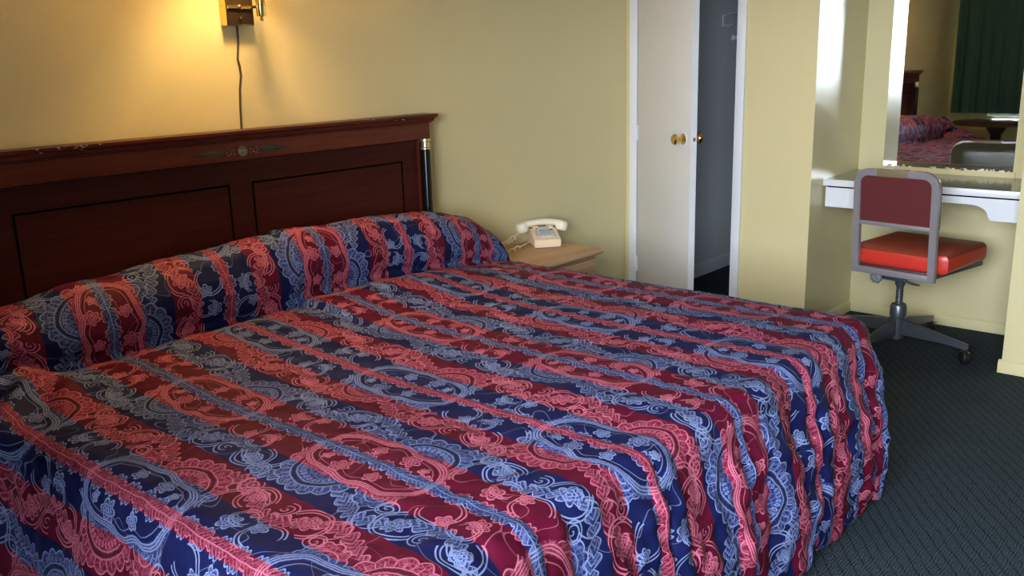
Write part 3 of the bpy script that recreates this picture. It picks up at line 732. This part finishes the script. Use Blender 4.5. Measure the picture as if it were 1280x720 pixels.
MB().box(PX-.012, PX-.001, DY+.05, AD-.02, DZ-.075, DZ-.030).build('support_cleat', 'white', dk, smooth=0)
mr = thing('wall_mirror', (1.62, AD, .85), 'frameless wall mirror above desk with peeling lower edge', 'mirror')
MB().box(1.285, 1.938, AD-.006, AD-.0005, .858, 2.0).build('glass', 'mirror', mr, smooth=0)
MB().box(1.278, 1.950, AD-.010, AD-.0005, .8292, .858).build('caulk_strip', 'wall', mr, smooth=0)
b = MB()
for k in range(34):
    x = random.uniform(1.30, 1.935); s_ = random.uniform(.003, .008)
    b.box(x, x+s_*random.uniform(.8, 2.4), AD-.0125, AD-.006, .856, .858+s_*random.uniform(.5, 1.6))
o = b.build('peeling_paint', 'chipwhite', mr, smooth=0); o['kind'] = 'stuff'

# ------------------------------------------------------------------ swivel chair
def chair():
    A0 = math.radians(-8.0); c0 = Vector((1.628, -.140, 0))           # middle of the back frame
    r_ = Vector((math.cos(A0), math.sin(A0), 0)); f_ = Vector((-math.sin(A0), math.cos(A0), 0))
    hub = Vector((1.607, .075, 0))
    ch = thing('swivel_chair', hub, 'red vinyl swivel desk chair with grey metal frame on casters', 'chair')
    def P(u, w, z): return c0+r_*u+f_*w+Vector((0, 0, z))
    Mx = Matrix(((r_.x, f_.x, 0, c0.x), (r_.y, f_.y, 0, c0.y), (0, 0, 1, 0), (0, 0, 0, 1)))
    # back frame: flat bar bent to an upside-down U, leaning slightly
    hw, zt, zb, rc, bw, bt = .207, .938, .418, .075, .034, .030
    lean = lambda z: -(z-.42)*.060
    outer, inner = [], []
    def arc(cx, cz, r, a0, a1, n=8): return [(cx+r*math.cos(a0+(a1-a0)*k/n), cz+r*math.sin(a0+(a1-a0)*k/n)) for k in range(n+1)]
    outer = [(hw, zb)]+arc(hw-rc, zt-rc, rc, 0, PI/2)+arc(-hw+rc, zt-rc, rc, PI/2, PI)+[(-hw, zb)]
    ri = rc-bw
    inner = [(hw-bw, zb)]+arc(hw-rc, zt-rc, ri, 0, PI/2)+arc(-hw+rc, zt-rc, ri, PI/2, PI)+[(-hw+bw, zb)]
    b = MB(); n = len(outer)
    V = [[b.bm.verts.new(P(u, w+lean(z), z)) for (u, z) in L_] for L_, w in ((outer, 0), (inner, 0), (inner, bt), (outer, bt))]
    for i in range(n-1):
        for k in range(4): b.bm.faces.new((V[k][i], V[k][i+1], V[(k+1) % 4][i+1], V[(k+1) % 4][i]))
    for i in (0, n-1): b.bm.faces.new([V[k][i] for k in range(4)])
    bmesh.ops.recalc_face_normals(b.bm, faces=b.bm.faces[:]); bmesh.ops.bevel(b.bm, geom=[e for e in b.bm.edges if e.calc_length() > 0 and len(e.link_faces) == 2 and e.calc_face_angle(0) > 1.2], offset=.0035, segments=2, affect='EDGES')
    b.build('back_frame', 'frame', ch, smooth=40)
    # vinyl back panel, curved forwards slightly
    zlo = .683
    def bp(w0, w1, z0, z1, hw_, name, mat, rnd, mid=0):
        b = MB(); nu, nz = 16, 12; G = []
        for w in (w0, w1):
            g = []
            for i in range(nu+1):
                u = -hw_+2*hw_*i/nu; col = []
                for j in range(nz+1):
                    z = z0+(z1-z0)*j/nz
                    if rnd and z > z1-rnd:
                        lim = hw_-rnd+math.sqrt(max(0, rnd**2-(z-(z1-rnd))**2)); uu_ = max(-lim, min(lim, u))
                    else: uu_ = u
                    edge = min(1, min(i, nu-i)/2, min(j, nz-j)/2)
                    col.append(b.bm.verts.new(P(uu_, w+lean(z)+(mid*edge if w == w1 else 0)-.012*math.cos(u/hw_*PI/2)*0, z)))
                g.append(col)
            G.append(g)
        for g in G:
            for i in range(nu):
                for j in range(nz): b.bm.faces.new((g[i][j], g[i+1][j], g[i+1][j+1], g[i][j+1]))
        for i in range(nu):
            for j in (0, nz): b.bm.faces.new((G[0][i][j], G[0][i+1][j], G[1][i+1][j], G[1][i][j]))
        for j in range(nz):
            for i in (0, nu): b.bm.faces.new((G[0][i][j], G[0][i][j+1], G[1][i][j+1], G[1][i][j]))
        bmesh.ops.remove_doubles(b.bm, verts=b.bm.verts[:], dist=1e-5)
        return b.build(name, mat, ch, smooth=50)
    bp(.010, .030, zlo-.004, zt-.034, hw-.030, 'back_panel', 'vinyl', .045)
    bp(.030, .048, zlo-.012, zt-.010, hw-.006, 'back_pad', 'pad', .06, .016)
    MB().box(-hw+.030, hw-.030, .004+lean(.68), .026+lean(.68), zlo-.020, zlo, .003, mat=Mx).build('lower_rail', 'frame', ch)
    MB().box(-hw+.030, hw-.030, .002, .028, zb+.002, zb+.034, .003, mat=Mx).build('seat_rail', 'frame', ch)
    # tape over the top bar
    MB().box(-.088, .060, -.0022+lean(zt), bt+.0015+lean(zt), zt-.0345, zt+.0018, .001, mat=Mx).build('tape', 'tape', ch)
    # seat cushion
    b = MB(); sz0, sz1 = .452, .548
    b.box(-.240, .240, .034, .505, sz0, sz1, .030, 4, mat=None)
    for v in b.bm.verts:
        fx = v.co.x/.24; fy = (v.co.y-.27)/.236
        if v.co.z > .52: v.co.z += .012*(1-fx*fx)*(1-fy*fy)
        if v.co.y < .06: v.co.x *= .845
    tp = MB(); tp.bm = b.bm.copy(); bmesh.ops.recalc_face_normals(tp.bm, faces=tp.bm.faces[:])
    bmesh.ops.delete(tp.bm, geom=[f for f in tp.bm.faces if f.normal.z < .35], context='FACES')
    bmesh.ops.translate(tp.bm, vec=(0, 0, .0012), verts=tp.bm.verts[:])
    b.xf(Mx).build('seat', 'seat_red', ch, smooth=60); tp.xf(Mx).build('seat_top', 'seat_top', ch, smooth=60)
    b = MB().box(-.225, .225, .05, .49, .430, .453, .004)
    for v in b.bm.verts:
        if v.co.y < .07: v.co.x *= .86
    b.xf(Mx).build('seat_pan', 'steel', ch)
    # mechanism
    hx = (hub-c0).dot(r_); hy = (hub-c0).dot(f_)
    MB().box(hx-.060, hx+.060, hy-.105, hy+.10, .375, .430, .006, mat=Mx).build('tilt_box', 'steel', ch)
    k = MB(); kc = P(hx-.055, hy-.135, .392); prof_ = [(.010, -.03), (.010, 0), (.030, .002), (.034, .010), (.030, .020), (.014, .022), (.010, .016)]
    k.lathe(prof_, kc, tuple(-f_), 16)
    for v in k.bm.verts:
        d_ = v.co-kc; ax_ = -f_; rad = d_-ax_*d_.dot(ax_)
        if rad.length > .028:
            an = math.atan2(rad.z, rad.dot(r_)); v.co -= rad*(.12*(.5+.5*math.cos(8*an)))
    k.build('tension_knob', 'knobgrey', ch)
    MB().tube([P(hx+.03, hy-.08, .385), P(hx+.10, hy-.085, .372), P(hx+.135, hy-.085, .370)], [.006, .007, .005], 8).build('lever', 'steel', ch)
    pr = [(.018, .20)]
    for i in range(24): pr += [(.0185 if i % 2 else .0165, .20+i*.0052)]
    pr += [(.0185, .33), (.024, .335), (.030, .375)]
    MB().lathe(pr, hub, n=18).build('spindle', 'steel', ch)
    MB().lathe([(.022, .052), (.036, .056), (.038, .13), (.038, .165), (.034, .168), (.034, .174), (.040, .177), (.040, .225), (.034, .236), (.018, .238)], hub, n=24).build('hub', 'steel', ch)
    rc_v = Vector((1.957, .012, 0))-hub; rad = rc_v.length; a0 = math.atan2(rc_v.y, rc_v.x)
    for q in range(4):
        a = a0+q*PI/2; dx = Vector((math.cos(a), math.sin(a), 0)); sx_ = Vector((-math.sin(a), math.cos(a), 0))
        b = MB(); secs = []
        for t, zt_, zb_, hw_ in ((.030, .158, .082, .015), (.12, .146, .082, .014), (.24, .124, .084, .012), (rad-.012, .106, .076, .010), (rad+.008, .102, .078, .008)):
            secs.append([b.bm.verts.new(hub+dx*t+sx_*s_*k_+Vector((0, 0, z))) for s_, z, k_ in ((-hw_, zb_, 1), (hw_, zb_, 1), (hw_, zt_, .75), (-hw_, zt_, .75))])
        for Aa, Bb in zip(secs, secs[1:]):
            for i in range(4): b.bm.faces.new((Aa[i], Aa[(i+1) % 4], Bb[(i+1) % 4], Bb[i]))
        b.bm.faces.new(secs[0]); b.bm.faces.new(secs[-1])
        b.build('leg', 'steel', ch, smooth=20)
        ct = hub+dx*rad
        st = MB().tube([ct+Vector((0, 0, .080)), ct+Vector((0, 0, .064))], .0085, 10).build('caster_stem', 'chrome', ch)
        ax_ = Vector((math.cos(a+.9), math.sin(a+.9), 0)); wc = ct+Vector((0, 0, .034))+Vector((-ax_.y, ax_.x, 0))*.010
        MB().lathe([(.010, -.020), (.028, -.018), (.034, -.011), (.034, .011), (.028, .018), (.010, .020)], wc, tuple(ax_), 20).build('caster_wheel', 'rubber', st)
        MB().box(-.004, .004, -.026, .026, .062, .069, .001, mat=Matrix.Translation(ct) @ Matrix.Rotation(a+.9, 4, 'Z')).build('caster_fork', 'chrome', st)
M['knobgrey'] = simple('worn_grey_metal', (.34, .35, .37), .4, .6)
M['seat_top'] = simple('darker_brown_red_vinyl', (.235, .035, .016), .42, var=.1, scale=140, bmp=.12)  # top cap is darker and browner than the cushion sides
M['pad'] = simple('olive_brown_vinyl', (.085, .070, .040), .34, var=.1, scale=100, bmp=.1)
chair()
